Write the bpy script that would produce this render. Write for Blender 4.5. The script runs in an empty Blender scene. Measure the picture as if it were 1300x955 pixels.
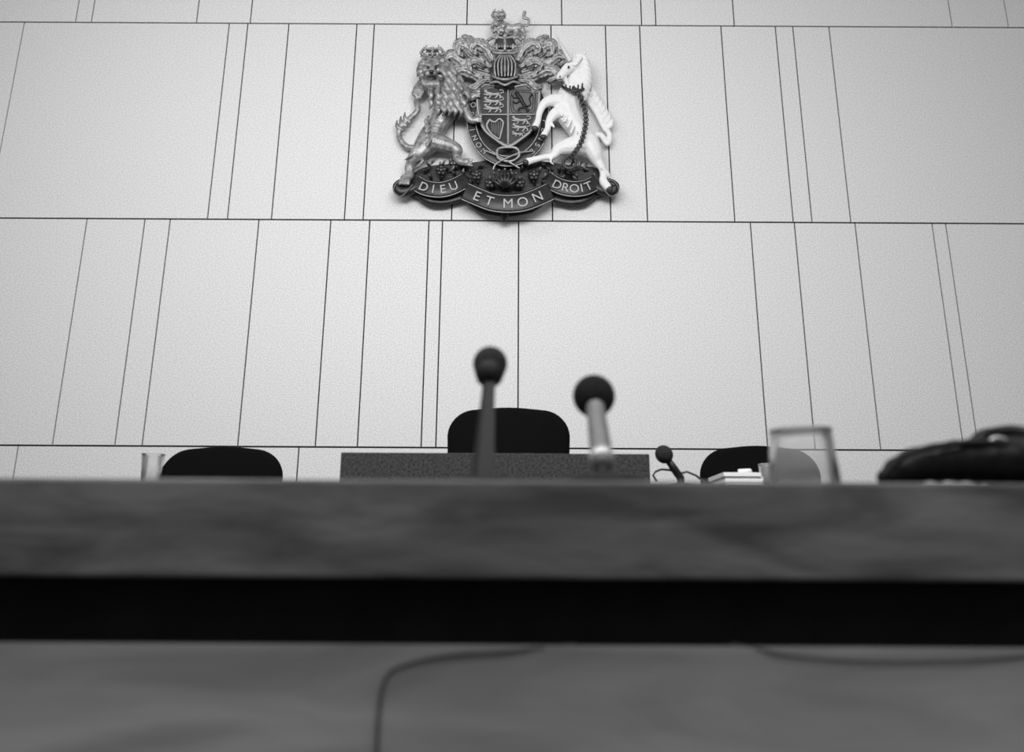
import bpy, bmesh, math, random
from mathutils import Vector, Matrix
random.seed(7)
S=bpy.context.scene
# ------------------------------------------------------------------ camera
F=1011.0; CX,CY=650.0,432.0
TH=math.radians(14.95); ROLL=math.radians(0.32)
EYE=Vector((0,0,0.676))
R=(Matrix.Rotation(math.radians(90)+TH,3,'X')@Matrix.Rotation(ROLL,3,'Z'))
cd=bpy.data.cameras.new('camera'); cam=bpy.data.objects.new('camera',cd); S.collection.objects.link(cam)
cam.matrix_world=Matrix.Translation(EYE)@R.to_4x4()
cd.sensor_width=36; cd.sensor_fit='HORIZONTAL'; cd.lens=28.0
cd.shift_y=-(477.5-CY)/1300.0
cd.dof.use_dof=True; cd.dof.focus_distance=5.0; cd.dof.aperture_fstop=2.6
cd.clip_start=0.01
S.camera=cam
def U(px,py,Y):
    d=R@Vector(((px-CX)/F,-(py-CY)/F,-1.0))
    return EYE+d*(Y/d.y)
WALL=4.6
def A(px,py,off=0.0): return U(px,py,WALL-off)
K=0.0053
# ------------------------------------------------------------------ materials
def mat(name,c,rough=0.5,metal=0.0,var=0.0,scale=20,bump=0.0,bscale=60,stretch=(1,1,1),c2=None,spec=0.5,detail=6,dist=0.0):
    m=bpy.data.materials.new(name); m.use_nodes=True; nt=m.node_tree; b=nt.nodes['Principled BSDF']
    b.inputs['Roughness'].default_value=rough; b.inputs['Metallic'].default_value=metal
    b.inputs['Specular IOR Level'].default_value=spec
    tc=nt.nodes.new('ShaderNodeTexCoord'); mp=nt.nodes.new('ShaderNodeMapping'); mp.inputs['Scale'].default_value=stretch
    nt.links.new(tc.outputs['Object'],mp.inputs['Vector'])
    n=nt.nodes.new('ShaderNodeTexNoise'); n.inputs['Scale'].default_value=scale; n.inputs['Detail'].default_value=detail; n.inputs['Distortion'].default_value=dist
    nt.links.new(mp.outputs[0],n.inputs['Vector'])
    r=nt.nodes.new('ShaderNodeValToRGB'); nt.links.new(n.outputs['Fac'],r.inputs[0])
    lo=c*(1-var); hi=c2 if c2 is not None else c*(1+var)
    r.color_ramp.elements[0].position=0.32; r.color_ramp.elements[1].position=0.68
    r.color_ramp.elements[0].color=(lo,lo,lo,1); r.color_ramp.elements[1].color=(hi,hi,hi,1)
    nt.links.new(r.outputs[0],b.inputs['Base Color'])
    if bump>0:
        n2=nt.nodes.new('ShaderNodeTexNoise'); n2.inputs['Scale'].default_value=bscale; n2.inputs['Detail'].default_value=4
        nt.links.new(mp.outputs[0],n2.inputs['Vector'])
        bp=nt.nodes.new('ShaderNodeBump'); bp.inputs['Strength'].default_value=bump; bp.inputs['Distance'].default_value=0.01
        nt.links.new(n2.outputs['Fac'],bp.inputs['Height']); nt.links.new(bp.outputs[0],b.inputs['Normal'])
    return m
M_panel=mat('plaster_panel',0.68,0.75,0,0.18,130,0.14,190,spec=0.25,detail=3)
M_gap=mat('panel_gap',0.03,0.9,0,0.1)
M_side=mat('painted_wall',0.45,0.8,0,0.04,8)
M_ceil=mat('ceiling_paint',0.45,0.9,0,0.03,8)
M_floor=mat('carpet',0.10,0.95,0,0.3,150,0.4,300)
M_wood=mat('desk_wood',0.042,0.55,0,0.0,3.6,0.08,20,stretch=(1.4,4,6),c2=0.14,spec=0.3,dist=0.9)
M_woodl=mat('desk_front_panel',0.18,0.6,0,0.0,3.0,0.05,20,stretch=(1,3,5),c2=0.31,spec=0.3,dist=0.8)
M_gapshade=mat('painted_gap_shade',0.006,0.9,0,0.2,spec=0.05)  # near-black colour stands in for the shade under the desk slab
M_bench=mat('bench_wood',0.032,0.7,0,0.7,140,0.1,200,spec=0.2,detail=3)
M_fabric=mat('black_upholstery',0.004,0.95,0,0.3,300,0.1,400,spec=0.05)
M_blackpl=mat('black_plastic',0.012,0.4,0,0.2)
M_cable=mat('cable_sheath',0.05,0.6,0,0.2)
M_stem=mat('stem_plastic',0.008,0.6,0,0.1,spec=0.2)
M_foam=mat('foam_windshield',0.012,0.95,0,0.5,250,0.6,350,spec=0.15)
M_foam2=mat('foam_windshield_grey',0.022,0.9,0,0.5,250,0.6,350,spec=0.2)
M_metal=mat('brushed_metal',0.14,0.6,0.3,0.1,60)
M_chrome=mat('satin_ring',0.5,0.4,0.5,0.05)
M_leather=mat('black_leather',0.004,0.55,0,0.4,60,0.15,90,spec=0.22)
M_paper=mat('paper',0.75,0.8,0,0.03)
M_lion=mat('gilt_lion',0.13,0.42,0.35,0.0,30,0.15,60,c2=0.40)
M_gilt=mat('gilt_detail',0.22,0.42,0.35,0.0,40,0.1,80,c2=0.45)
M_uni=mat('white_enamel',0.74,0.45,0.0,0.05,30,0.12,60,spec=0.35)
M_horn=mat('ivory_horn',0.6,0.4,0.0,0.05,30)
M_dark=mat('dark_enamel',0.012,0.42,0,0.3,30,0.15,60)
M_mid=mat('red_enamel_grey',0.038,0.45,0,0.2,30)
M_lt=mat('gold_field',0.14,0.45,0.3,0.2,30)
M_let=mat('motto_letter',0.36,0.5,0.1,0.05)
M_leaf=mat('mantling_leaf',0.09,0.45,0.25,0.0,60,0.15,60,c2=0.60)
def glassmat(name,fac=0.22,tr=.88):
    m=bpy.data.materials.new(name); m.use_nodes=True; nt=m.node_tree; nt.nodes.clear()
    o=nt.nodes.new('ShaderNodeOutputMaterial'); t=nt.nodes.new('ShaderNodeBsdfTransparent'); t.inputs[0].default_value=(tr,tr,tr,1)
    d=nt.nodes.new('ShaderNodeBsdfDiffuse'); d.inputs[0].default_value=(.75,.75,.75,1)
    g=nt.nodes.new('ShaderNodeBsdfGlossy'); g.inputs['Roughness'].default_value=0.3; g.inputs[0].default_value=(.6,.6,.6,1)
    lw=nt.nodes.new('ShaderNodeLayerWeight'); lw.inputs[0].default_value=0.14
    m1=nt.nodes.new('ShaderNodeMixShader'); m1.inputs[0].default_value=fac
    m2=nt.nodes.new('ShaderNodeMixShader')
    nt.links.new(t.outputs[0],m1.inputs[1]); nt.links.new(d.outputs[0],m1.inputs[2])
    nt.links.new(lw.outputs['Fresnel'],m2.inputs[0]); nt.links.new(m1.outputs[0],m2.inputs[1]); nt.links.new(g.outputs[0],m2.inputs[2])
    nt.links.new(m2.outputs[0],o.inputs[0]); return m
M_glass=glassmat('clear_plastic',0.10,.94)
M_rim=glassmat('clear_plastic_rim',0.65,.9)
# ------------------------------------------------------------------ helpers
def empty(name,loc):
    e=bpy.data.objects.new(name,None); e.location=loc; e.empty_display_size=0.1; S.collection.objects.link(e); return e
def par(o,e):
    o.parent=e; o.matrix_parent_inverse=Matrix.Translation(e.location).inverted()
def mk(name,V,Fc,m,parent=None,smooth=False):
    me=bpy.data.meshes.new(name); me.from_pydata([tuple(v) for v in V],[],Fc); me.update()
    if isinstance(m,(list,tuple)):
        for q in m: me.materials.append(q)
    else: me.materials.append(m)
    if smooth:
        for p in me.polygons: p.use_smooth=True
    o=bpy.data.objects.new(name,me); S.collection.objects.link(o)
    if parent: par(o,parent)
    return o
def boxg(x0,x1,y0,y1,z0,z1,V,Fc):
    b=len(V)
    V+=[(x0,y0,z0),(x1,y0,z0),(x1,y1,z0),(x0,y1,z0),(x0,y0,z1),(x1,y0,z1),(x1,y1,z1),(x0,y1,z1)]
    for f in [(0,3,2,1),(4,5,6,7),(0,1,5,4),(1,2,6,5),(2,3,7,6),(3,0,4,7)]: Fc.append(tuple(b+i for i in f))
def box(name,x0,x1,y0,y1,z0,z1,m,parent=None,bev=0):
    V=[];Fc=[]; boxg(x0,x1,y0,y1,z0,z1,V,Fc)
    o=mk(name,V,Fc,m,parent)
    if bev:
        b=o.modifiers.new('bevel','BEVEL'); b.width=bev; b.segments=3
    return o
def cat(P,n=6,closed=False):
    P=[list(p) for p in P]; out=[]; N=len(P)
    rng=range(N) if closed else range(N-1)
    for i in rng:
        if closed: p0,p1,p2,p3=P[i-1],P[i],P[(i+1)%N],P[(i+2)%N]
        else: p0,p1,p2,p3=P[max(i-1,0)],P[i],P[i+1],P[min(i+2,N-1)]
        for k in range(n):
            t=k/n
            out.append([0.5*((2*b)+(-a+c)*t+(2*a-5*b+4*c-d)*t*t+(-a+3*b-3*c+d)*t**3) for a,b,c,d in zip(p0,p1,p2,p3)])
    if not closed: out.append(P[-1])
    return out
def tubeg(W,V,Fc,seg=8,closed=False,flat=1.0):
    n=len(W); base=len(V)
    for i,(p,r) in enumerate(W):
        a=W[(i-1)%n][0] if (i>0 or closed) else p
        b=W[(i+1)%n][0] if (i<n-1 or closed) else p
        t=(b-a)
        t=t.normalized() if t.length>1e-9 else Vector((1,0,0))
        yv=Vector((0,1,0))
        if abs(t.y)>0.95: yv=Vector((1,0,0))
        s=t.cross(yv).normalized(); u=s.cross(t).normalized()
        for k in range(seg):
            an=2*math.pi*k/seg
            V.append(p+s*math.cos(an)*r+u*math.sin(an)*r*flat)
    for i in range(n if closed else n-1):
        for k in range(seg):
            a=base+i*seg+k; b=base+i*seg+(k+1)%seg; j=(i+1)%n
            c=base+j*seg+(k+1)%seg; d=base+j*seg+k
            Fc.append((a,b,c,d))
    if not closed:
        Fc.append(tuple(base+k for k in range(seg))[::-1]); Fc.append(tuple(base+(n-1)*seg+k for k in range(seg)))
def ptube(P,V,Fc,seg=8,n=6,closed=False,flat=1.0):
    W=[(A(p[0],p[1],p[2]),max(p[3],0.15)*K) for p in cat(P,n,closed)]
    tubeg(W,V,Fc,seg,closed,flat)
bm=bmesh.new(); bmesh.ops.create_icosphere(bm,subdivisions=2,radius=1); bm.verts.ensure_lookup_table()
IV=[v.co.copy() for v in bm.verts]; IF=[tuple(v.index for v in f.verts) for f in bm.faces]; bm.free()
def ball(c,r,V,Fc,sc=(1,1,1)):
    b=len(V)
    for v in IV: V.append(Vector((c.x+v.x*r*sc[0],c.y+v.y*r*sc[1],c.z+v.z*r*sc[2])))
    for f in IF: Fc.append(tuple(b+i for i in f))
def chain(P,V,Fc,flat=0.8,n=4):
    for p in cat(P,n):
        w=A(p[0],p[1],p[2]); r=max(p[3],0.5)*K
        ball(w,r,V,Fc,(1,flat,1))
def remesh(o,vs=0.005,sm=4):
    r=o.modifiers.new('remesh','REMESH'); r.mode='VOXEL'; r.voxel_size=vs; r.use_smooth_shade=True
    s=o.modifiers.new('smooth','SMOOTH'); s.iterations=sm; s.factor=0.5
def lathe(prof,V,Fc,seg=32,origin=Vector((0,0,0)),axis=Vector((0,0,1)),capb=True,capt=True):
    q=axis.normalized().to_track_quat('Z','Y').to_matrix(); b=len(V)
    for (r,z) in prof:
        for k in range(seg):
            an=2*math.pi*k/seg; V.append(origin+q@Vector((r*math.cos(an),r*math.sin(an),z)))
    for i in range(len(prof)-1):
        for k in range(seg):
            Fc.append((b+i*seg+k,b+i*seg+(k+1)%seg,b+(i+1)*seg+(k+1)%seg,b+(i+1)*seg+k))
    if capb: Fc.append(tuple(b+k for k in range(seg))[::-1])
    if capt: Fc.append(tuple(b+(len(prof)-1)*seg+k for k in range(seg)))
rn=random.Random(3)
# ------------------------------------------------------------------ room
V=[];Fc=[]; 
boxg(-5,5,WALL+0.012,WALL+0.2,0,4.9,V,Fc); nb=len(Fc)
hz=[0.2,A(650,569).z,A(650,280.5).z,A(650,31.5).z,4.9]
def xs(pairs,ya,yb): return [(A(a,ya).x+A(b,yb).x)/2 for a,b in pairs]
rows=[
 xs([(-330,-330),(22,17),(379,377),(700,700),(1058,1062),(1390,1400)],573,605),
 xs([(-40,-95),(110,66),(182,147),(213,183),(328,302),(419,401),(469,454),(545,534),(562,553),(658,658),(954,973),(1010,1033),(1086,1117),(1184,1222),(1201,1241),(1380,1430)],281,569),
 xs([(-190,-225),(15,0),(291,263),(314,289),(367,344),(454,436),(475,461),(579,574),(699,702),(770,774),(812,822),(915,933),(984,1007),(1006,1031),(1052,1080),(1330,1362)],31,281),
 xs([(-120,-125),(100,96),(120,116),(253,249),(321,317),(593,593),(713,713),(813,815),(831,833),(930,932),(1204,1208),(1275,1279),(1450,1456)],0,31)]
g=0.0042
for i,xx in enumerate(rows):
    z0,z1=hz[i]+0.0052,hz[i+1]-0.0052
    e=[-5]+xx+[5]
    for a,b in zip(e[:-1],e[1:]):
        boxg(a+g,b-g,WALL,WALL+0.013,z0,z1,V,Fc)
o=mk('wall_back',V,Fc,[M_gap,M_panel])
for i,p in enumerate(o.data.polygons): p.material_index=0 if i<nb else 1
box('wall_left',-4.9,-4.7,-2.5,WALL,0,4.9,M_side)
box('wall_right',4.7,4.9,-2.5,WALL,0,4.9,M_side)
box('floor',-4.9,4.9,-2.5,WALL+0.2,-0.1,0,M_floor)
box('ceiling',-4.9,4.9,-2.5,WALL+0.2,4.9,5.0,M_ceil)
box('dais_platform',-4.69,4.69,2.25,WALL-0.002,0.0,0.2,M_floor)
# ------------------------------------------------------------------ near desk
D=empty('front_desk',(0,1.15,0.75))
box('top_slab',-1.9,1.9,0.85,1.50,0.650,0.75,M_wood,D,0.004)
box('painted_shade_band',-1.88,1.88,0.878,1.46,0.580,0.651,M_gapshade,D)  # nearly flush strip, the shade of a recess painted as black
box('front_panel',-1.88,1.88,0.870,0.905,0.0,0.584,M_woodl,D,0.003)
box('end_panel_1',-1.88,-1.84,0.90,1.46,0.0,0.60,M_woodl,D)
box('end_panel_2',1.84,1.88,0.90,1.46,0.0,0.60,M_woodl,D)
def cable(name,pts,Y,r,m):
    V=[];Fc=[]; tubeg([(U(p[0],p[1],Y+p[2]),r) for p in cat([list(p)+([0] if len(p)<3 else []) for p in pts],6)],V,Fc,8)
    return mk(name,V,Fc,m,None,True)
cable('microphone_cable',[(760,815,0.02),(700,822,0.006),(640,828),(570,833),(520,843),(492,858),(482,900),(478,980),(476,1100),(476,1300)],0.867,0.0017,M_cable)
cable('microphone_cable',[(900,812,0.02),(960,824,0.004),(1000,832),(1060,838),(1140,840),(1240,838),(1340,830,0.004),(1400,818,0.02)],0.867,0.0014,M_cable)
# ------------------------------------------------------------------ rear bench
BT=0.882
B=empty('judges_bench',(0,2.7,BT))
box('bench_top',-2.6,2.6,2.45,3.0,BT-0.04,BT,M_bench,B,0.004)
box('bench_front',-2.55,2.55,2.50,2.54,0.2,BT-0.04,M_bench,B)
box('bench_end_1',-2.55,-2.51,2.54,2.95,0.2,BT-0.04,M_bench,B)
box('bench_end_2',2.51,2.55,2.54,2.95,0.2,BT-0.04,M_bench,B)
xl=U(432,590,2.5).x; xr=U(825,590,2.5).x; zt=U(640,575.5,2.5).z
box('bench_upstand_panel',xl,xr,2.50,2.53,BT,zt,M_bench,None,0.003)
# ------------------------------------------------------------------ chairs
def chair(pxc,pytop,wpx,Y=3.42):
    top=U(pxc,pytop,Y); X=top.x; zt=top.z; dl=(top-EYE).dot(R@Vector((0,0,-1))); w=wpx*dl/F
    E=empty('office_chair',(X,Y-0.2,0.2))
    zb=0.66; h=zt-zb; hw=w/2; rc=min(0.115,h*0.4)
    out=[]
    def arc(cx,cz,r,a0,a1,n=8):
        for i in range(n+1):
            a=math.radians(a0+(a1-a0)*i/n); out.append((cx+r*math.cos(a),cz+r*math.sin(a)))
    arc(hw-0.018-rc,zt-rc-0.012,rc,0,82); 
    for i in range(1,8):
        t=i/8; x=(hw-0.018-rc)*(1-2*t); out.append((x,zt-0.012+0.012*math.sin(math.pi*t)))
    arc(-(hw-0.018-rc),zt-rc-0.012,rc,98,180)
    arc(-(hw-0.03-0.08),zb+0.08,0.08,180,270,5); arc(hw-0.03-0.08,zb+0.08,0.08,270,360,5)
    o2=[]
    for x,z in out:
        t=(z-zb)/h; k=1+0.04*math.sin(math.pi*min(max(t,0),1)); o2.append((x*k,z))
    V=[];Fc=[];n=len(o2)
    rings=[(0.90,-0.030),(0.97,-0.022),(1.0,0.0),(1.0,0.02),(0.96,0.038),(0.85,0.046)]
    cz=(zt+zb)/2
    for s,yo in rings:
        for x,z in o2:
            xx=x*s; zz=cz+(z-cz)*s
            V.append((X+xx,Y+yo-0.35*xx*xx,zz))
    for i in range(len(rings)-1):
        for k in range(n):
            Fc.append((i*n+k,(i+1)*n+k,(i+1)*n+(k+1)%n,i*n+(k+1)%n))
    Fc.append(tuple(range(n))); Fc.append(tuple((len(rings)-1)*n+k for k in range(n))[::-1])
    mk('backrest',V,Fc,M_fabric,E,True)
    V=[];Fc=[]; N=40
    for zz,s in [(0.60,0.86),(0.62,0.97),(0.65,1.0),(0.675,0.98),(0.69,0.88),(0.693,0.5)]:
        for k in range(N):
            a=2*math.pi*k/N; cx=math.copysign(abs(math.cos(a))**0.45,math.cos(a)); sy=math.copysign(abs(math.sin(a))**0.45,math.sin(a))
            V.append((X+cx*0.24*s,Y-0.235+sy*0.205*s,zz))
    for i in range(5):
        for k in range(N): Fc.append((i*N+k,i*N+(k+1)%N,(i+1)*N+(k+1)%N,(i+1)*N+k))
    Fc.append(tuple(range(N))[::-1]); Fc.append(tuple(5*N+k for k in range(N)))
    mk('seat',V,Fc,M_fabric,E,True)
    V=[];Fc=[]
    tubeg([(Vector((X,Y-0.22,0.585)),.022),(Vector((X,Y-0.05,0.58)),.022),(Vector((X,Y+0.045,0.62)),.022),(Vector((X,Y+0.055,0.78)),.022)],V,Fc,8)
    lathe([(0.03,0.27),(0.03,0.45),(0.02,0.46),(0.02,0.57),(0.07,0.59),(0.07,0.605)],V,Fc,20,Vector((X,Y-0.22,0)))
    for k in range(5):
        a=2*math.pi*k/5+0.3; d=Vector((math.cos(a),math.sin(a),0)); c=Vector((X,Y-0.22,0.30))
        tubeg([(c,0.028),(c+d*0.14-Vector((0,0,0.02)),0.022),(c+d*0.26-Vector((0,0,0.045)),0.016)],V,Fc,8)
        p=c+d*0.255; p.z=0.228; ball(p,0.028,V,Fc)
    mk('swivel_base',V,Fc,M_blackpl,E,True)
chair(646,517.5,160)
chair(286.5,567,158)
chair(961,566,156)
# ------------------------------------------------------------------ tumblers
def tumbler(name,X,Y,z0,rb,rt,h,inv=False,m=M_glass):
    E=empty(name,(X,Y,z0))
    V=[];Fc=[]; t=0.0016
    pr=[(0.001,0.004),(rb-t,0.004),(rt-t,h),(rt,h),(rb,0.0),(0.001,0.0)]
    if inv: pr=[(r,h-z) for r,z in pr][::-1]
    lathe(pr,V,Fc,40,Vector((X,Y,z0)),capb=False,capt=False)
    mk('cup_body',V,Fc,m,E,True)
    V=[];Fc=[]
    zr=z0+(0.0015 if inv else h)
    tubeg([(Vector((X+rt*math.cos(a*math.pi/20),Y+rt*math.sin(a*math.pi/20),zr)),0.0015) for a in range(40)],V,Fc,6,True)
    zr=z0+(h-0.001 if inv else 0.002)
    tubeg([(Vector((X+rb*math.cos(a*math.pi/20),Y+rb*math.sin(a*math.pi/20),zr)),0.0017) for a in range(40)],V,Fc,6,True)
    mk('rim',V,Fc,M_rim,E,True)
p=U(1017,560,1.02); tumbler('plastic_tumbler',p.x,1.02,0.75,0.0375,0.0445,U(1017,546,1.02).z-0.75,True)
p=U(193.5,590,2.66); tumbler('drinking_glass',p.x,2.66,BT,0.028,0.036,U(193,577,2.66).z-BT)
p=U(975,595,2.62); tumbler('drinking_glass',p.x,2.62,BT,0.024,0.03,U(975,590,2.62).z-BT)
# ------------------------------------------------------------------ microphones
def foamball(c,r,ax,m,E,name='foam_head',el=1.08):
    V=[];Fc=[]
    pr=[(r*math.sin(math.pi*i/20)+1e-4, -r*el*math.cos(math.pi*i/20)) for i in range(21)]
    lathe(pr,V,Fc,32,c,ax); mk(name,V,Fc,m,E,True)
bY=0.95; base=U(612,610,bY); base.z=0.75; hc=U(622,466,1.06)
E=empty('desk_microphone',(base.x,bY,0.75))
ax=(hc-base).normalized()
V=[];Fc=[]; L=(hc-base).length
for t,w,dd in [(-0.004/L,0.0140,0.010),(0.3,0.0120,0.009),(0.7,0.0090,0.008),(0.93,0.0080,0.007),(1.0,0.007,0.007)]:
    c=base+ax*L*t
    for sx,sy in [(-1,-.2),(-.5,-1),(1,-1),(1,1),(-1,1)]:
        V.append(c+Vector((sx*w,sy*dd,0)))
n=5
for i in range(4):
    for k in range(n): Fc.append((i*n+k,i*n+(k+1)%n,(i+1)*n+(k+1)%n,(i+1)*n+k))
Fc.append(tuple(range(n))[::-1]); Fc.append(tuple(4*n+k for k in range(n)))
mk('stem',V,Fc,M_stem,E)
foamball(hc+ax*0.006,0.0235,ax,M_foam2,E)
V=[];Fc=[]; lathe([(0.010,-0.016),(0.0175,-0.006),(0.0205,0.006),(0.019,0.013),(0.013,0.016)],V,Fc,24,hc-ax*0.016,ax); mk('collar',V,Fc,M_stem,E,True)
V=[];Fc=[]; lathe([(0.045,0.0),(0.045,0.006),(0.038,0.010),(0.018,0.011)],V,Fc,32,base); mk('base_plate',V,Fc,M_stem,E,True)
bY=0.93; base=U(766,612,bY); base.z=0.75; hc=U(754,503,1.06); jn=U(765,590,0.95)
E=empty('desk_microphone',(base.x,bY,0.75))
ax=(hc-jn).normalized(); L=(hc-jn).length
V=[];Fc=[]
lathe([(0.008,-0.004),(0.0125,0.0),(0.0135,0.012),(0.0135,L*0.30),(0.0125,L*0.6),(0.0125,L*0.82),(0.014,L*0.9)],V,Fc,28,jn,ax)
mk('handle',V,Fc,M_metal,E,True)
V=[];Fc=[]; lathe([(0.0142,0),(0.0150,0.003),(0.0150,0.010),(0.0142,0.013)],V,Fc,28,jn+ax*0.006,ax); mk('ring',V,Fc,M_chrome,E,True)
foamball(hc,0.0285,ax,M_foam,E)
V=[];Fc=[]
tubeg([(base+Vector((0,0,0.0)),0.009),(base+Vector((0,0,0.015)),0.007),((base+jn)/2+Vector((0,0,0.004)),0.007),(jn+ax*0.004,0.010)],V,Fc,12)
lathe([(0.05,0.0),(0.05,0.006),(0.042,0.011),(0.012,0.012)],V,Fc,32,base); mk('stand',V,Fc,M_stem,E,True)
bY=2.60; base=U(864,606,bY); base.z=BT; hc=U(843,577,bY-0.03)
E=empty('gooseneck_microphone',(base.x,bY,BT))
ax=(hc-(base+Vector((0,0,0.03)))).normalized()
foamball(hc,0.028,ax,M_foam2,E)
V=[];Fc=[]
tubeg([(base,0.012),(base+Vector((0,0,0.03)),0.013),(hc-ax*0.06,0.013),(hc-ax*0.02,0.011)],V,Fc,12)
lathe([(0.05,0.0),(0.05,0.01),(0.015,0.016)],V,Fc,24,base)
def zc(v): v.z=max(v.z,BT+0.004); return v
tubeg([(zc(U(x,y,2.6)),0.0035) for x,y in [(862,600),(850,597),(840,596),(832,599),(829,604),(834,611)]],V,Fc,8)
tubeg([(zc(U(x,y,2.6)),0.0035) for x,y in [(862,602),(872,599),(884,604),(894,612)]],V,Fc,8)
mk('stand_and_body',V,Fc,M_blackpl,E,True)
x0=U(912,600,2.6).x; x1=U(958,600,2.6).x; zt=U(930,601,2.55).z; nsh=7
E=empty('paper_stack',((x0+x1)/2,2.62,BT))
for i in range(nsh):
    z0=BT+(zt-BT)*i/nsh; z1=BT+(zt-BT)*(i+1)/nsh-0.0006; j=rn.uniform(-.006,.006)
    box('sheet_%d'%i,x0+j,x1+j,2.52+j,2.72+j,z0,z1,M_paper,E)
V=[];Fc=[]; tubeg([(Vector((x0+0.05,2.54,zt+0.006)),0.006),(Vector((x0+0.09,2.56,zt+0.008)),0.008),(Vector((x1-0.02,2.58,zt+0.006)),0.006)],V,Fc,10); mk('rolled_note',V,Fc,M_paper,E,True)
# ------------------------------------------------------------------ leather bag
E=empty('leather_handbag',(0.62,1.02,0.75))
V=[];Fc=[]
def bb(px,py,Y,r,sc=(1,1,1)): ball(U(px,py,Y),r,V,Fc,sc)
for px,py,r in [(1128,606,0.012),(1145,596,0.018),(1165,589,0.022),(1190,586,0.024),(1215,584,0.026),(1240,583,0.028),(1265,583,0.030),(1290,583,0.031),(1315,583,0.03),(1345,588,0.027),(1375,597,0.02)]:
    bb(px,py,1.0,r,(1.25,1.5,1)); bb(px,py+4,1.06,r,(1.2,1.6,1))
V=[Vector((v.x,v.y,max(v.z,0.7505))) for v in V]
o=mk('bag_body',V,Fc,M_leather,E); remesh(o,0.004,4)
V=[];Fc=[]
tubeg([(U(p[0],p[1],0.99+p[2]),p[3]) for p in cat([(1232,570,0,.007),(1245,556,0,.009),(1262,550,.01,.0075),(1285,548,.01,.0085),(1305,552,0,.008),(1318,566,0,.007)],5)],V,Fc,10)
tubeg([(U(p[0],p[1],0.965+p[2]),.004) for p in cat([(1120,608,0.01),(1150,578,0),(1195,566,0),(1240,562,0),(1290,566,0),(1330,575,0)],5)],V,Fc,8)
mk('handle_and_strap',V,Fc,M_leather,E,True)
V=[];Fc=[]
c=U(1268,563,0.972); tubeg([(c+Vector((0.011*math.cos(a*math.pi/10),0,0.007*math.sin(a*math.pi/10))),0.0022) for a in range(20)],V,Fc,6,True)
mk('buckle',V,Fc,M_chrome,E,True)
# ================================================================== royal coat of arms
C=empty('royal_coat_of_arms',A(641,150,0.0))
def newg(): return [],[]
def plate(name,outline,off,th,m,bev=0.006,smooth=False):
    bm=bmesh.new(); vs=[bm.verts.new(A(x,y,off)) for x,y in outline]
    f=bm.faces.new(vs); f.normal_update()
    if f.normal.y>0: f.normal_flip()
    r=bmesh.ops.extrude_face_region(bm,geom=[f]); 
    for v in [g_ for g_ in r['geom'] if isinstance(g_,bmesh.types.BMVert)]: v.co.y+=th
    bmesh.ops.recalc_face_normals(bm,faces=bm.faces)
    me=bpy.data.meshes.new(name); bm.to_mesh(me); bm.free(); me.materials.append(m)
    o=bpy.data.objects.new(name,me); S.collection.objects.link(o); par(o,C)
    b=o.modifiers.new('bevel','BEVEL'); b.width=bev; b.segments=3; b.limit_method='ANGLE'
    return o
plate('compartment',[tuple(p) for p in cat([(514,236),(530,216),(556,209),(600,206),(640,200),(686,204),(728,210),(760,214),(776,236),(752,250),(690,244),(645,262),(595,246),(535,252)],4,True)],0.045,0.044,M_dark)
gx,gy,RX,RY=645,152,53,60
def gp(a,k,off): return (gx+RX*k*math.cos(a),gy+RY*k*math.sin(a),off)
V,Fc=newg(); N=72
for i in range(N):
    a=2*math.pi*i/N
    for k,off in [(1.0,0.01),(1.0,0.085),(0.95,0.093),(0.80,0.093),(0.76,0.085),(0.76,0.01)]: V.append(A(*gp(a,k,off)))
for i in range(N):
    for k in range(6):
        Fc.append((i*6+k,i*6+(k+1)%6,((i+1)%N)*6+(k+1)%6,((i+1)%N)*6+k))
mk('garter_band',V,Fc,M_dark,C,True)
V,Fc=newg()
for k in (0.985,0.775): ptube([gp(2*math.pi*i/24,k,0.092)+(0.8,) for i in range(24)],V,Fc,6,4,True)
ptube([(612,190,0.10,1.1),(628,196,.11,1.1),(645,205,.12,1.1),(660,214,.11,1.1)],V,Fc,6)
ptube([(677,192,0.10,1.1),(660,194,.12,1.1),(645,200,.13,1.1),(630,208,.12,1.1),(626,216,.11,1.1)],V,Fc,6)
ptube([(635,188,.12,1.6),(655,188,.12,1.6),(659,198,.12,1.6),(648,205,.12,1.6),(634,202,.12,1.6),(631,194,.12,1.6)],V,Fc,6,4,True)
mk('garter_trim',V,Fc,M_gilt,C,True)
plate('garter_field',[gp(2*math.pi*i/40,0.78,0)[:2] for i in range(40)],0.05,0.048,M_dark,0.001)
sh=[(607,110),(626,108),(645,112),(664,108),(683,110),(684,130),(682,148),(675,165),(661,177),(645,186),(629,177),(615,165),(608,148),(606,130)]
plate('shield_body',[tuple(p) for p in cat(sh,3,True)],0.105,0.10,M_lt,0.008)
def quad(name,pts,m): plate(name,pts,0.112,0.01,m,0.001)
quad('quarter_1',[(610,114),(627,112),(643,115),(643,144),(611,144),(609,130)],M_mid)
quad('quarter_2',[(647,115),(664,112),(680,114),(681,130),(679,144),(647,144)],M_lt)
quad('quarter_3',[(611,147),(643,147),(643,182),(630,174),(618,164)],M_dark)
quad('quarter_4',[(647,147),(678,147),(672,164),(660,174),(647,182)],M_mid)
V,Fc=newg()
ptube([(x,y,0.108,1.5) for x,y in sh],V,Fc,6,3,True)
ptube([(645,112,.113,1.0),(645,184,.113,1.0)],V,Fc,6,4); ptube([(608,145.5,.113,1.0),(682,145.5,.113,1.0)],V,Fc,6,4)
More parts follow.
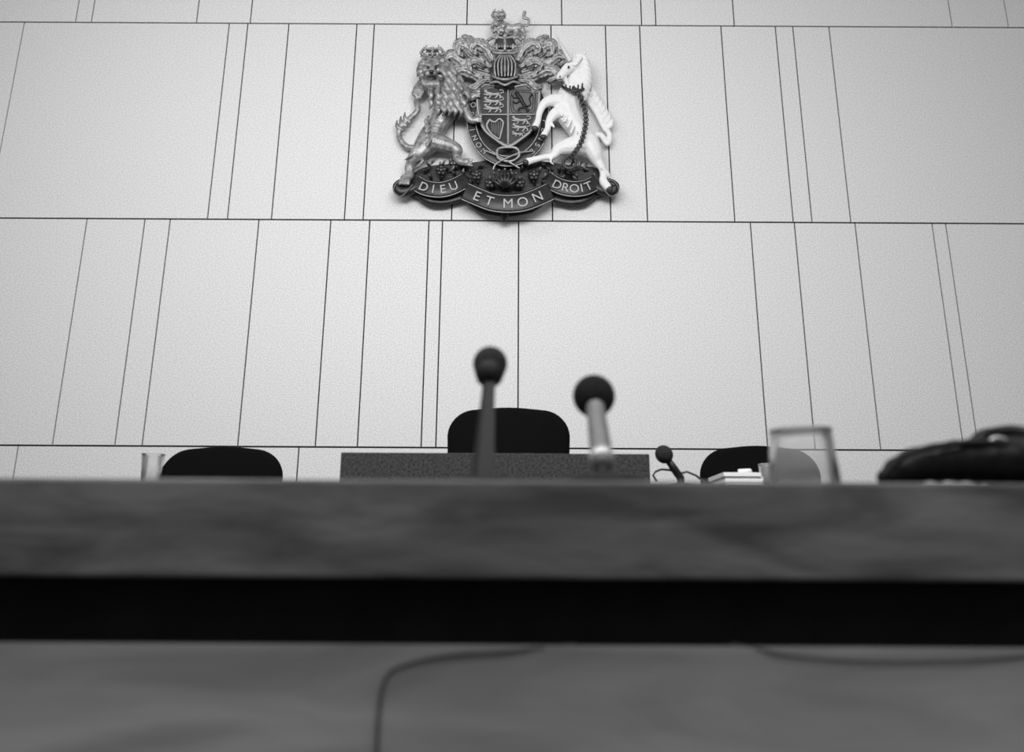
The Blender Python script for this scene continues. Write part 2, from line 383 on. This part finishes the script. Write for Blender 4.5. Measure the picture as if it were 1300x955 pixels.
def minilion(x,y,s,flip=1):
    def t(P): ptube([(x+flip*p[0]*s,y+p[1]*s,0.118,p[2]*s*1.2) for p in P],V,Fc,6,3)
    t([(-10,-2,1.6),(-5,0,2.0),(0,0.5,1.5),(7,0,1.8)])
    t([(-12,-4,1.8),(-9,-3,2.2)]); 
    t([(-6,1,1.1),(-10,1,.8),(-13,0,.7)]); t([(-4,1,1.1),(-5,4,.8),(-7,5,.7)]); t([(5,1,1.2),(3,4,.8),(1,5,.7)]); t([(7,1,1.2),(9,4,.8),(7,5.4,.7)])
    t([(8,-1,.8),(12,-2,.6),(11,-5,.6),(7,-5,.9)])
for yy in (119.5,128.5,137.5): minilion(627,yy,1.0)
for yy,ss in ((152.5,.95),(161.5,.9),(170,.62)): minilion(662 if yy<165 else 658,yy,ss)
ptube([(621,153,.118,1.6),(618,160,.118,1.3),(624,170,.118,1.2),(634,177,.118,1.0)],V,Fc,6)
ptube([(621,152,.118,1.4),(628,155,.118,1.1),(634,151,.118,1.2),(639,155,.118,1.3)],V,Fc,6)
ptube([(639,155,.118,1.2),(637,166,.118,1.0),(634,177,.118,1.0)],V,Fc,6)
for k in range(5): ptube([(624+k*2.8,154,.116,.35),(625+k*2.4,168+k*1.6,.116,.35)],V,Fc,4,2)
mk('shield_charges',V,Fc,M_let,C,True)
V,Fc=newg()
def t2(P): ptube([(p[0],p[1],0.118,p[2]) for p in P],V,Fc,6,3)
t2([(656,119,2.6),(660,124,2.8),(664,131,2.2),(667,136,2.6)]); t2([(654,117,1.8),(658,118,2.4)]); t2([(659,123,1.4),(653,124,1.1),(650,121,.9)]); t2([(661,127,1.3),(655,131,1.1),(652,129,.9)])
t2([(666,136,1.8),(660,137,1.3),(658,141,1)]); t2([(668,137,1.8),(671,140,1.3),(668,142,1)]); t2([(669,135,1),(674,132,.8),(672,125,.8),(675,120,1.4)])
for k in (0,2.4): ptube([(650+k,116.5+k,.114,.4),(664,114.5+k,.114,.4),(678-k,116.5+k,.114,.4),(679-k,130,.114,.4),(677-k,142-k,.114,.4),(664,142-k,.114,.4),(650+k,142-k,.114,.4)],V,Fc,4,3,True)
mk('rampant_lion_charge',V,Fc,M_dark,C,True)
dgl=[]
def letter(ch,px,py,off,hpx,ang,name,m):
    cu=bpy.data.curves.new('f','FONT'); cu.body=ch; cu.size=hpx*K*1.42; cu.extrude=0.003; cu.align_x='CENTER'; cu.align_y='CENTER'
    o=bpy.data.objects.new(name,cu); S.collection.objects.link(o)
    M=Matrix.Translation(A(px,py,off))@Matrix.Rotation(ang,4,'Y')@Matrix.Rotation(math.radians(90),4,'X')
    dg=bpy.context.evaluated_depsgraph_get(); me=bpy.data.meshes.new_from_object(o.evaluated_get(dg)); me.transform(M)
    bpy.data.objects.remove(o); dgl.append(me)
def flush(name,m):
    V,Fc=newg()
    for me in dgl:
        b=len(V); V+=[v.co.copy() for v in me.vertices]; Fc+=[tuple(b+i for i in p.vertices) for p in me.polygons]
    dgl.clear(); mk(name,V,Fc,m,C)
def along(txt,P,off,h,ts):
    C2=cat(P,12); j0=0
    for ch,t in zip(txt.replace(' ',''),ts):
        k=t*(len(C2)-1); j=int(min(k,len(C2)-2)); f=k-j
        x=C2[j][0]*(1-f)+C2[j+1][0]*f; y=C2[j][1]*(1-f)+C2[j+1][1]*f
        an=math.atan2(C2[j+1][1]-C2[j][1],C2[j+1][0]-C2[j][0])
        letter(ch,x,y,off,h,an,'l',None)
gt='HONI SOIT QUI MAL Y PENSE'
for i,ch in enumerate(gt):
    if ch==' ': continue
    a=math.radians(125+ (i+0.5)*(290/len(gt))) 
    x,y,_=gp(a,0.88,0); letter(ch,x,y,0.097,6.5,a+math.pi/2,'l',None)
flush('garter_lettering',M_let)
def ribbon(name,P,w,offs,trim=True,m=M_dark):
    C2=cat([(p[0],p[1],o_) for p,o_ in zip(P,offs)],8); V,Fc=newg(); n=len(C2); e1=[];e2=[]
    for i,(x,y,o_) in enumerate(C2):
        a=C2[max(i-1,0)]; b=C2[min(i+1,n-1)]; tx,ty=b[0]-a[0],b[1]-a[1]; l=math.hypot(tx,ty) or 1; nx,ny=-ty/l,tx/l
        for k,do in [(-.5,0),(-.35,.008),(0,.011),(.35,.008),(.5,0)]: V.append(A(x+nx*w*k,y+ny*w*k,o_+do))
        e1.append((x+nx*w*.46,y+ny*w*.46,o_+.009,0.65)); e2.append((x-nx*w*.46,y-ny*w*.46,o_+.009,0.65))
    for i in range(n-1):
        for k in range(4): Fc.append((i*5+k,i*5+k+1,(i+1)*5+k+1,(i+1)*5+k))
    o=mk(name,V,Fc,m,C,True); s=o.modifiers.new('solid','SOLIDIFY'); s.thickness=0.014; s.offset=0
    if trim:
        V,Fc=newg(); ptube(e1[::3],V,Fc,5,2); ptube(e2[::3],V,Fc,5,2); mk(name+'_edge',V,Fc,M_let,C,True)
PC=[(590,243),(606,250),(625,257),(645,259),(665,257),(684,250),(699,243)]
PL=[(527,232),(541,239),(560,241),(578,236),(594,227)]
PR=[(694,227),(709,236),(727,240),(744,238),(758,231)]
ribbon('motto_ribbon_middle',PC,23,[.10,.12,.135,.14,.135,.12,.10])
ribbon('motto_ribbon_left',PL,20,[.08,.10,.11,.10,.07])
ribbon('motto_ribbon_right',PR,20,[.07,.10,.11,.10,.08])
ribbon('ribbon_fold_left',[(596,228),(590,240),(592,252)],10,[.06,.06,.08],False)
ribbon('ribbon_fold_right',[(692,228),(698,240),(696,252)],10,[.06,.06,.08],False)
V,Fc=newg()
for sgn,ox in ((1,0),(-1,1285)):
    f=lambda x: x if sgn==1 else ox-x
    ptube([(f(535),234,.07,7),(f(522),240,.08,7.5),(f(509),243,.09,7),(f(504),236,.10,5),(f(511),231,.10,4),(f(516),236,.10,3)],V,Fc,10,6,False,0.7)
    ptube([(f(530),246,.05,5),(f(545),254,.06,6),(f(565),256,.06,5),(f(590),250,.06,4)],V,Fc,10,6,False,0.6)
    ptube([(f(598),258,.06,4),(f(612),266,.07,5),(f(630),270,.08,5),(f(642),272,.08,4)],V,Fc,10,6,False,0.6)
ptube([(641,262,.08,7),(641,270,.08,6),(640,277,.07,4.5),(640,282,.06,2.5)],V,Fc,10,5)
mk('ribbon_scrolls',V,Fc,M_dark,C,True)
V,Fc=newg()
for sgn,ox in ((1,0),(-1,1285)):
    f=lambda x: x if sgn==1 else ox-x
    ptube([(f(524),234,.12,.7),(f(510),249,.13,.7),(f(500),243,.13,.7),(f(503),233,.13,.7),(f(511),229,.13,.7),(f(516),236,.13,.7)],V,Fc,5)
mk('ribbon_scroll_edges',V,Fc,M_lt,C,True)
along('DIEU',PL,.126,10.5,(.20,.37,.53,.72)); along('ETMON',PC,.155,11.5,(.16,.30,.50,.655,.82)); along('DROIT',PR,.126,10.5,(.22,.37,.53,.665,.80))
flush('motto_lettering',M_let)
V,Fc=newg(); V2,F2=newg(); rf=random.Random(11)
for k in range(70):
    x=rf.uniform(540,752); y=rf.uniform(208,230)
    if 596<x<690: y=rf.uniform(206,240)
    an=rf.uniform(-2.6,-0.5); l=rf.uniform(6,13); cx,cy=math.cos(an),math.sin(an)
    tgt=(V,Fc) if rf.random()<0.55 else (V2,F2)
    ptube([(x,y,.05,.8),(x+cx*l*.5+rf.uniform(-2,2),y+cy*l*.5,.075,2.0),(x+cx*l,y+cy*l,.085,.5)],tgt[0],tgt[1],6,4,False,.6)
for x,y in [(605,222),(641,222),(678,222),(622,232),(660,232),(560,216),(725,216)]:
    for k in range(5):
        a=2*math.pi*k/5-1.57; ball(A(x+4.2*math.cos(a),y+4.2*math.sin(a),.10),3.2*K,V,Fc,(1,.6,1))
    ball(A(x,y,.115),2.0*K,V2,F2)
for a in range(-60,61,20):
    r=math.radians(a-90); ptube([(641,238,.10,1.5),(641+9*math.cos(r),238+9*math.sin(r),.13,2.6),(641+21*math.cos(r),236+20*math.sin(r),.13,.8)],V,Fc,6,5,False,.6)
    ball(A(641+22*math.cos(r),236+21*math.sin(r),.13),1.6*K,V2,F2)
mk('rose_and_thistle_foliage',V,Fc,M_dark,C,True); mk('gilt_foliage',V2,F2,M_lt,C,True)
V,Fc=newg()
chain([(641,76,.10,12),(641,84,.11,14),(641,92,.10,13),(641,101,.09,15),(641,107,.08,17)],V,Fc,.75)
o=mk('helm_body',V,Fc,M_dark,C); remesh(o,.006,4)
V,Fc=newg()
for k in range(-3,4):
    ptube([(641+k*2.2,70,.15+.0,1.0),(641+k*4.3,80,.185-.006*abs(k)**1.5,1.25),(641+k*4.2,92,.18-.006*abs(k)**1.5,1.1),(641+k*3.8,97,.175-.006*abs(k)**1.5,.9)],V,Fc,6,5)
ptube([(625,97,.13,1.6),(633,100,.17,1.6),(641,101,.18,1.6),(649,100,.17,1.6),(657,97,.13,1.6)],V,Fc,6)
ptube([(622,106,.12,1.6),(631,104,.15,1.6),(641,108,.165,1.6),(651,104,.15,1.6),(660,106,.12,1.6)],V,Fc,6)
mk('helm_grille',V,Fc,M_gilt,C,True)
def crown(cx,cy,w,h,off,V,Fc,V2,F2,s_=1.0):
    r=w/2
    for dy,rr in ((0,1.8),(-3.5*s_,1.3)):
        ptube([(cx-r,cy-2+dy,off-.03,rr*s_),(cx-r*.6,cy+dy,off+.02,rr*s_),(cx,cy+1+dy,off+.04,rr*s_),(cx+r*.6,cy+dy,off+.02,rr*s_),(cx+r,cy-2+dy,off-.03,rr*s_)],V,Fc,6,5)
    for k in range(-2,3):
        x=cx+k*r*.45; y=cy-4*s_; o_=off+.04-.012*k*k
        ptube([(x,y,o_,1.6*s_),(x,y-h*.18,o_,2.5*s_),(x,y-h*.32,o_,1.0*s_)],V,Fc,6,4)
        ball(A(x-r*.14,y-h*.16,o_),1.7*K*s_,V,Fc); ball(A(x+r*.14,y-h*.16,o_),1.7*K*s_,V,Fc)
        ball(A(x+r*.22,cy-1.5*s_,o_+.005),1.2*K*s_,V2,F2)
    for s in (-1,1):
        ptube([(cx+s*r*.98,cy-5*s_,off-.02,1.7*s_),(cx+s*r*1.05,cy-h*.55,off,2.0*s_),(cx+s*r*.6,cy-h*.86,off+.01,2.0*s_),(cx+s*1,cy-h*.78,off+.02,1.6*s_)],V,Fc,6,6)
        for k in range(6):
            t=k/5; ball(A(cx+s*r*(1.06-.5*t*t),cy-7*s_-h*.7*t,off+.02),1.4*K*s_,V2,F2)
    ptube([(cx,cy-3*s_,off+.05,1.6*s_),(cx,cy-h*.5,off+.06,1.9*s_),(cx,cy-h*.82,off+.02,1.6*s_)],V,Fc,6,6)
    ball(A(cx,cy-h*.9,off+.02),2.8*K*s_,V2,F2)
V,Fc=newg(); V2,F2=newg()
crown(641,67,46,23,.10,V,Fc,V2,F2)
crown(549,74,28,14,.15,V,Fc,V2,F2,.85)
V3,F3=newg(); chain([(641,58,.08,14),(641,54,.08,12)],V3,F3,.7); chain([(549,69,.14,9)],V3,F3,.8); mk('crown_cap',V3,F3,M_mid,C,True)
crown(633,24,16,10,.13,V,Fc,V2,F2,.7)
mk('crown_frames',V,Fc,M_gilt,C,True); mk('crown_pearls',V2,F2,M_let,C,True)
V,Fc=newg()
chain([(634,32,.10,7.5),(641,35,.10,7),(650,36,.10,5.4),(659,35,.10,6.2)],V,Fc,.8)
chain([(632,27,.13,5.8),(630,30,.155,3.8)],V,Fc); chain([(633,22,.12,3.5)],V,Fc)
for a,b in ((634,632),(642,643),(656,655),(663,666)): chain([(a,37,.10,3.6),(b,43,.10,2.7),(b-2,48,.115,2.8)],V,Fc)
chain([(662,33,.09,2),(670,32,.09,1.9),(671,25,.09,1.9),(665,22,.09,2.4),(666,16,.09,2.6)],V,Fc)
for k in range(16):
    a=k*.393; chain([(633,31,.12,3),(633+7*math.cos(a),33+8*math.sin(a),.13-.02*(k%2),2.2),(633+10*math.cos(a),36+9*math.sin(a),.11,.9)],V,Fc)
o=mk('crest_lion',V,Fc,M_gilt,C); remesh(o,.0045,1)
V,Fc=newg(); V2,F2=newg()
def leaf(P,w0,off0,V,Fc,lobes=4,curl=0.035):
    C2=cat(P,7); n=len(C2); base=len(V); m=9
    for i,(x,y) in enumerate(C2):
        t=i/(n-1)
        a=C2[max(i-1,0)]; b=C2[min(i+1,n-1)]; tx,ty=b[0]-a[0],b[1]-a[1]; l=math.hypot(tx,ty) or 1; nx,ny=-ty/l,tx/l
        w=w0*(math.sin(math.pi*min(1,(t*.86+.10)))**.7)*(0.80+0.30*abs(math.sin(t*math.pi*lobes)))
        for j in range(m):
            s=-1+2*j/(m-1)
            o_=off0+curl*(1-s*s)+.03*math.sin(t*2.8)-.010*math.cos(s*math.pi*3)-(.012 if j==m//2 else 0)
            back=abs(s)*w*.45*(math.sin(t*math.pi*lobes))
            V.append(A(x+nx*w*s+tx/l*back*.4,y+ny*w*s+ty/l*back*.4,o_))
    for i in range(n-1):
        for j in range(m-1):
            k=base+i*m+j; Fc.append((k,k+1,k+m+1,k+m))
leaves=[([(626,78),(618,62),(606,54),(598,62),(606,70)],7,.09),
 ([(624,86),(608,74),(596,60),(584,56),(582,66),(590,72)],8,.07),
 ([(622,92),(604,84),(586,78),(574,70),(566,76),(574,84)],7.5,.05),
 ([(624,98),(606,96),(592,88),(580,90),(578,98),(588,104)],7.5,.07),
 ([(620,72),(610,66),(596,50),(586,46)],5.5,.04),
 ([(626,102),(612,104),(602,112),(594,108)],5.5,.08),
 ([(616,84),(604,78),(596,82),(600,92)],6,.10)]
for L_,w_,of in leaves:
    for sgn in (1,-1):
        P=[(x if sgn==1 else 1283-x,y) for x,y in L_]
        leaf(P,w_,of,V,Fc)
        Q=cat(P,4)
        for i in range(3,len(Q)-1,3):
            ball(A(Q[i][0]+3,Q[i][1]+1,of+.045),1.4*K,V2,F2,(1,.6,1.7))
o=mk('mantling',V,Fc,M_leaf,C,True); s=o.modifiers.new('solid','SOLIDIFY'); s.thickness=0.012
mk('ermine_spots',V2,F2,M_dark,C,True)
# ---- lion supporter
V,Fc=newg()
def c_(P,fl=.85): chain(P,V,Fc,fl,5)
c_([(568,108,.08,18),(571,122,.09,18),(567,138,.09,16),(557,156,.08,13),(546,174,.08,14),(541,184,.08,14)])
c_([(555,86,.11,14),(561,97,.10,17)])
c_([(550,84,.16,11),(548,88,.175,9.5)])
c_([(549,86,.225,3.6),(547.5,90,.24,3.6)])
c_([(544,93.5,.225,4.2)]); c_([(551,93.5,.225,4.2)])
c_([(547.5,98.5,.205,3.4)])
c_([(541,81.5,.225,2.6),(545.5,83,.23,2.0)]); c_([(550.5,83,.23,2.0),(556,81,.225,2.6)])
c_([(539.5,89,.20,3.6)]); c_([(556,89,.20,3.6)])
c_([(562,77,.17,3.6)]); c_([(537,78,.16,3.4)])
c_([(575,122,.12,9),(587,134,.13,7.2),(594,147,.13,5.6),(600,153,.13,4.6),(606,151,.135,4.4)])
c_([(578,110,.11,8),(589,116,.12,6.2),(597,124,.12,4.8),(603,121,.125,4.4)])
for k in range(3): c_([(605,150+k*3.4-3,.14,2.3),(611,149+k*3.6-2,.145,1.5)]); c_([(603,119+k*3.2-3,.13,2.1),(609,118+k*3.2-2,.135,1.4)])
c_([(541,182,.10,13.5),(534,192,.11,11),(525,202,.10,7.8),(520,212,.09,5.8),(520,222,.09,5.6),(514,227,.11,5.8)])
for k in range(3): c_([(514+k*4-3,227,.13,2.8),(510+k*5-2,233,.14,2.2)])
c_([(552,180,.10,12),(567,184,.11,9.4),(580,190,.11,7),(579,199,.10,5.2),(584,205,.11,5),(592,206,.12,4.6)])
for k in range(3): c_([(592,203+k*3,.12,2.1),(599,203+k*3.6,.125,1.5)])
c_([(532,188,.05,4.4),(516,186,.05,3.9),(507,174,.05,3.7),(509,160,.06,3.7),(521,150,.06,3.7),(530,140,.06,3.8),(529,128,.06,3.8),(534,118,.06,3.5)])
for k in range(6):
    a=math.radians(-165+k*24); c_([(533,124,.06,3.0),(533+8*math.cos(a),122+11*math.sin(a),.075,2.8),(533+11*math.cos(a)+3,118+17*math.sin(a),.06,1)])
for k in range(3): c_([(510+k*5,165-k*5,.06,3),(504+k*5,160-k*5,.07,2.4),(504+k*5,153-k*5,.06,1)])
for row in range(6):
    yy=84+row*9.5; xc=561+row*2.2; hw=17+2.0*row-(row>3)*5*(row-3)
    nn=6
    for q in range(nn):
        u=-1+2*(q+.5*(row%2))/(nn-.5); x=xc+u*hw
        if yy<105 and u<-.05: 
            continue
        dep=.085+.085*math.sqrt(max(.0,1-u*u*.85))
        sw=u*5
        c_([(x-sw*.3,yy-3,dep,2.6),(x+sw*.3-1.5,yy+4,dep+.022,3.5),(x+sw*.6+1.2,yy+10,dep+.024,2.8),(x+sw*.7-1,yy+16,dep+.008,1.0)])
for k in range(13):
    a=math.radians(-215+k*21)
    c_([(549+11*math.cos(a),87+11*math.sin(a),.15,3.4),(549+17*math.cos(a),88+15*math.sin(a),.15,3.0),(549+20*math.cos(a),93+17*math.sin(a),.12,1)])
for k in range(5): c_([(537+k*4.5,99,.17,2.8),(538+k*4.5,107,.18,3.0),(541+k*4.5,115,.15,1)])
for k in range(6): c_([(544+k*.5,148+k*6,.15,1.6),(540+k*.5,154+k*6,.155,1.9),(543,159+k*6,.14,.9)])
c_([(527,192,.14,2.2),(520,199,.14,1.8),(514,203,.12,1)]); c_([(537,204,.12,2.2),(531,211,.12,1.6),(524,214,.11,.9)])
c_([(592,140,.12,2),(585,146,.12,1.6),(582,152,.11,.9)])
o=mk('lion_supporter',V,Fc,M_lion,C); remesh(o,.004,1)
V,Fc=newg()
for x,y in ((543,85.5),(553,85.5)): ball(A(x,y,.222),1.3*K,V,Fc)
ball(A(547.5,90.5,.262),2.2*K,V,Fc,(1.4,.5,.8)); ptube([(541,96.5,.215,.7),(545,97,.235,1.1),(547.5,95.5,.245,.7),(550,97,.235,1.1),(554,96.5,.215,.7)],V,Fc,5)
mk('lion_features',V,Fc,M_dark,C,True)
# ---- unicorn supporter
V,Fc=newg()
c_([(722,122,.09,14.5),(719,134,.10,16),(723,148,.10,15),(733,163,.09,13.5),(741,176,.09,15),(742,186,.09,14.5)])
c_([(721,122,.09,13),(727,109,.10,11),(732,98,.11,10.5),(731,88,.11,10.5)])
c_([(730,83,.13,9.6),(722,87,.15,7.6),(715,93,.16,5.6),(711,98,.165,5)]); c_([(717,100,.15,3.4),(720,106,.14,2.8),(717,113,.14,1.2)])
c_([(738,74,.13,3),(743,67,.13,1.6)]); c_([(730,75,.15,2.8),(728,69,.15,1.4)])
c_([(711,128,.13,9.5),(699,128,.14,7.5),(690,133,.14,5.4),(685,143,.14,4.2),(683,153,.14,3.9),(680,160,.145,4.2)])
c_([(714,140,.13,9),(703,146,.13,6.8),(697,155,.13,4.6),(695,164,.13,3.8),(691,171,.135,4.2)])
c_([(738,184,.11,14),(722,186,.12,10.5),(709,190,.12,7.5),(702,198,.12,4.8),(690,200,.12,4.0),(678,203,.12,4.2),(671,205,.125,4.6)])
c_([(747,182,.11,13.5),(754,194,.11,10),(758,204,.10,7),(764,213,.10,4.8),(766,222,.10,4.4),(766,230,.11,5.2),(771,237,.12,5.0)])
c_([(752,172,.06,4),(763,172,.06,3.8),(771,182,.06,3.8),(774,172,.06,3.6),(766,160,.06,3.6),(760,148,.06,3.6),(754,138,.06,3.6),(748,128,.06,4),(745,118,.06,3)])
for k in range(8): c_([(768-k*3,164-k*6,.06,3.4),(776-k*3.4,158-k*6,.075,3),(777-k*3.6,149-k*6,.06,1.2)])
for k in range(8):
    t=k/7; x=738+5*math.sin(t*3)-t*3; y=71+t*44
    c_([(x-4,y,.14,3.6),(x+4,y+2,.15,3.2),(x+8,y+8,.13,2.6),(x+5,y+14,.11,1.0)])
for k in range(4): c_([(728+k*3,77-k,.17,2.8),(722+k*3,82,.18,1.8)])
c_([(765,214,.12,2),(772,220,.11,1.8),(774,226,.10,.9)]); c_([(702,198,.13,2),(699,205,.13,1.6),(703,209,.12,.8)]); c_([(699,155,.14,2),(703,161,.14,1.5)])
for k in range(5): c_([(716+k*4,140+k*7,.155,2),(713+k*4,147+k*7,.155,1.6)])
o=mk('unicorn_supporter',V,Fc,M_uni,C); remesh(o,.004,1)
V,Fc=newg()
P=cat([(724,78,.19,2.8),(715,62,.21,2.1),(706,44,.22,.6)],12); W=[(A(p[0],p[1],p[2]),p[3]*K*(1+.22*(i%2))) for i,p in enumerate(P)]; tubeg(W,V,Fc,8)
mk('unicorn_horn',V,Fc,M_horn,C,True)
V,Fc=newg()
ball(A(722,85,.198),1.5*K,V,Fc); ball(A(711,97,.195),1.0*K,V,Fc); ptube([(708,101,.18,.6),(714,100,.19,.6)],V,Fc,5)
for x,y,o_ in ((679,163,.15),(690,174,.14),(668,206,.13),(774,240,.125)): ball(A(x,y,o_),4.2*K,V,Fc,(1,.8,.8))
P=cat([(728,112,.17,0),(737,124,.19,0),(742,138,.19,0),(744,152,.185,0),(742,166,.19,0),(738,180,.20,0),(731,192,.20,0),(724,200,.19,0)],5)
for i,p in enumerate(P):
    nx=3.0 if i%2 else 1.4
    tubeg([(A(p[0]+nx*math.cos(a*.785),p[1]+2.6*math.sin(a*.785),p[2]+.01*math.sin(a*.785)*(1 if i%2 else -1)),.75*K) for a in range(8)],V,Fc,5,True)
tubeg([(A(723+8*math.cos(a*.314),207+7*math.sin(a*.314),.17),1.9*K) for a in range(20)],V,Fc,8,True)
ptube([(714,110,.15,1.8),(722,114,.19,2),(731,116,.20,2),(741,113,.17,1.8)],V,Fc,6)
for k in range(6): ptube([(714+k*5,111+math.sin(k*.6)*4,.17+.02*math.sin(k*.6),1.2),(713+k*5.3,105+math.sin(k*.6)*4,.18+.02*math.sin(k*.6),1.0)],V,Fc,5,2)
mk('coronet_collar_and_chain',V,Fc,M_mid,C,True)
plate('mounting_block',[(615,100),(675,100),(675,190),(615,190)],0.03,0.029,M_dark,0.002)
# ------------------------------------------------------------------ lights
def area(name,loc,tgt,sx,sy,e):
    l=bpy.data.lights.new(name,'AREA'); l.shape='RECTANGLE'; l.size=sx; l.size_y=sy; l.energy=e
    o=bpy.data.objects.new(name,l); S.collection.objects.link(o); o.location=loc
    o.rotation_euler=(Vector(tgt)-Vector(loc)).to_track_quat('-Z','Y').to_euler(); return o
area('unseen_light',(-0.3,0.60,3.1),(0,4.6,1.3),3.6,0.9,152)  # added lamp, unseen, hung well below the ceiling to brighten the wall
area('unseen_light',(-2.8,1.6,4.3),(-0.3,4.6,2.0),0.8,0.8,20)  # unseen lamp at upper left, aimed at the back wall
area('unseen_light',(1.8,-1.6,4.6),(0,1.0,0.7),2.0,1.2,60)  # unseen lamp behind the camera, aimed at the front desk
w=bpy.data.worlds.new('world'); S.world=w; w.use_nodes=True
bg=w.node_tree.nodes['Background']; bg.inputs[0].default_value=(1,1,1,1); bg.inputs[1].default_value=0.52
S.view_settings.view_transform='Standard'
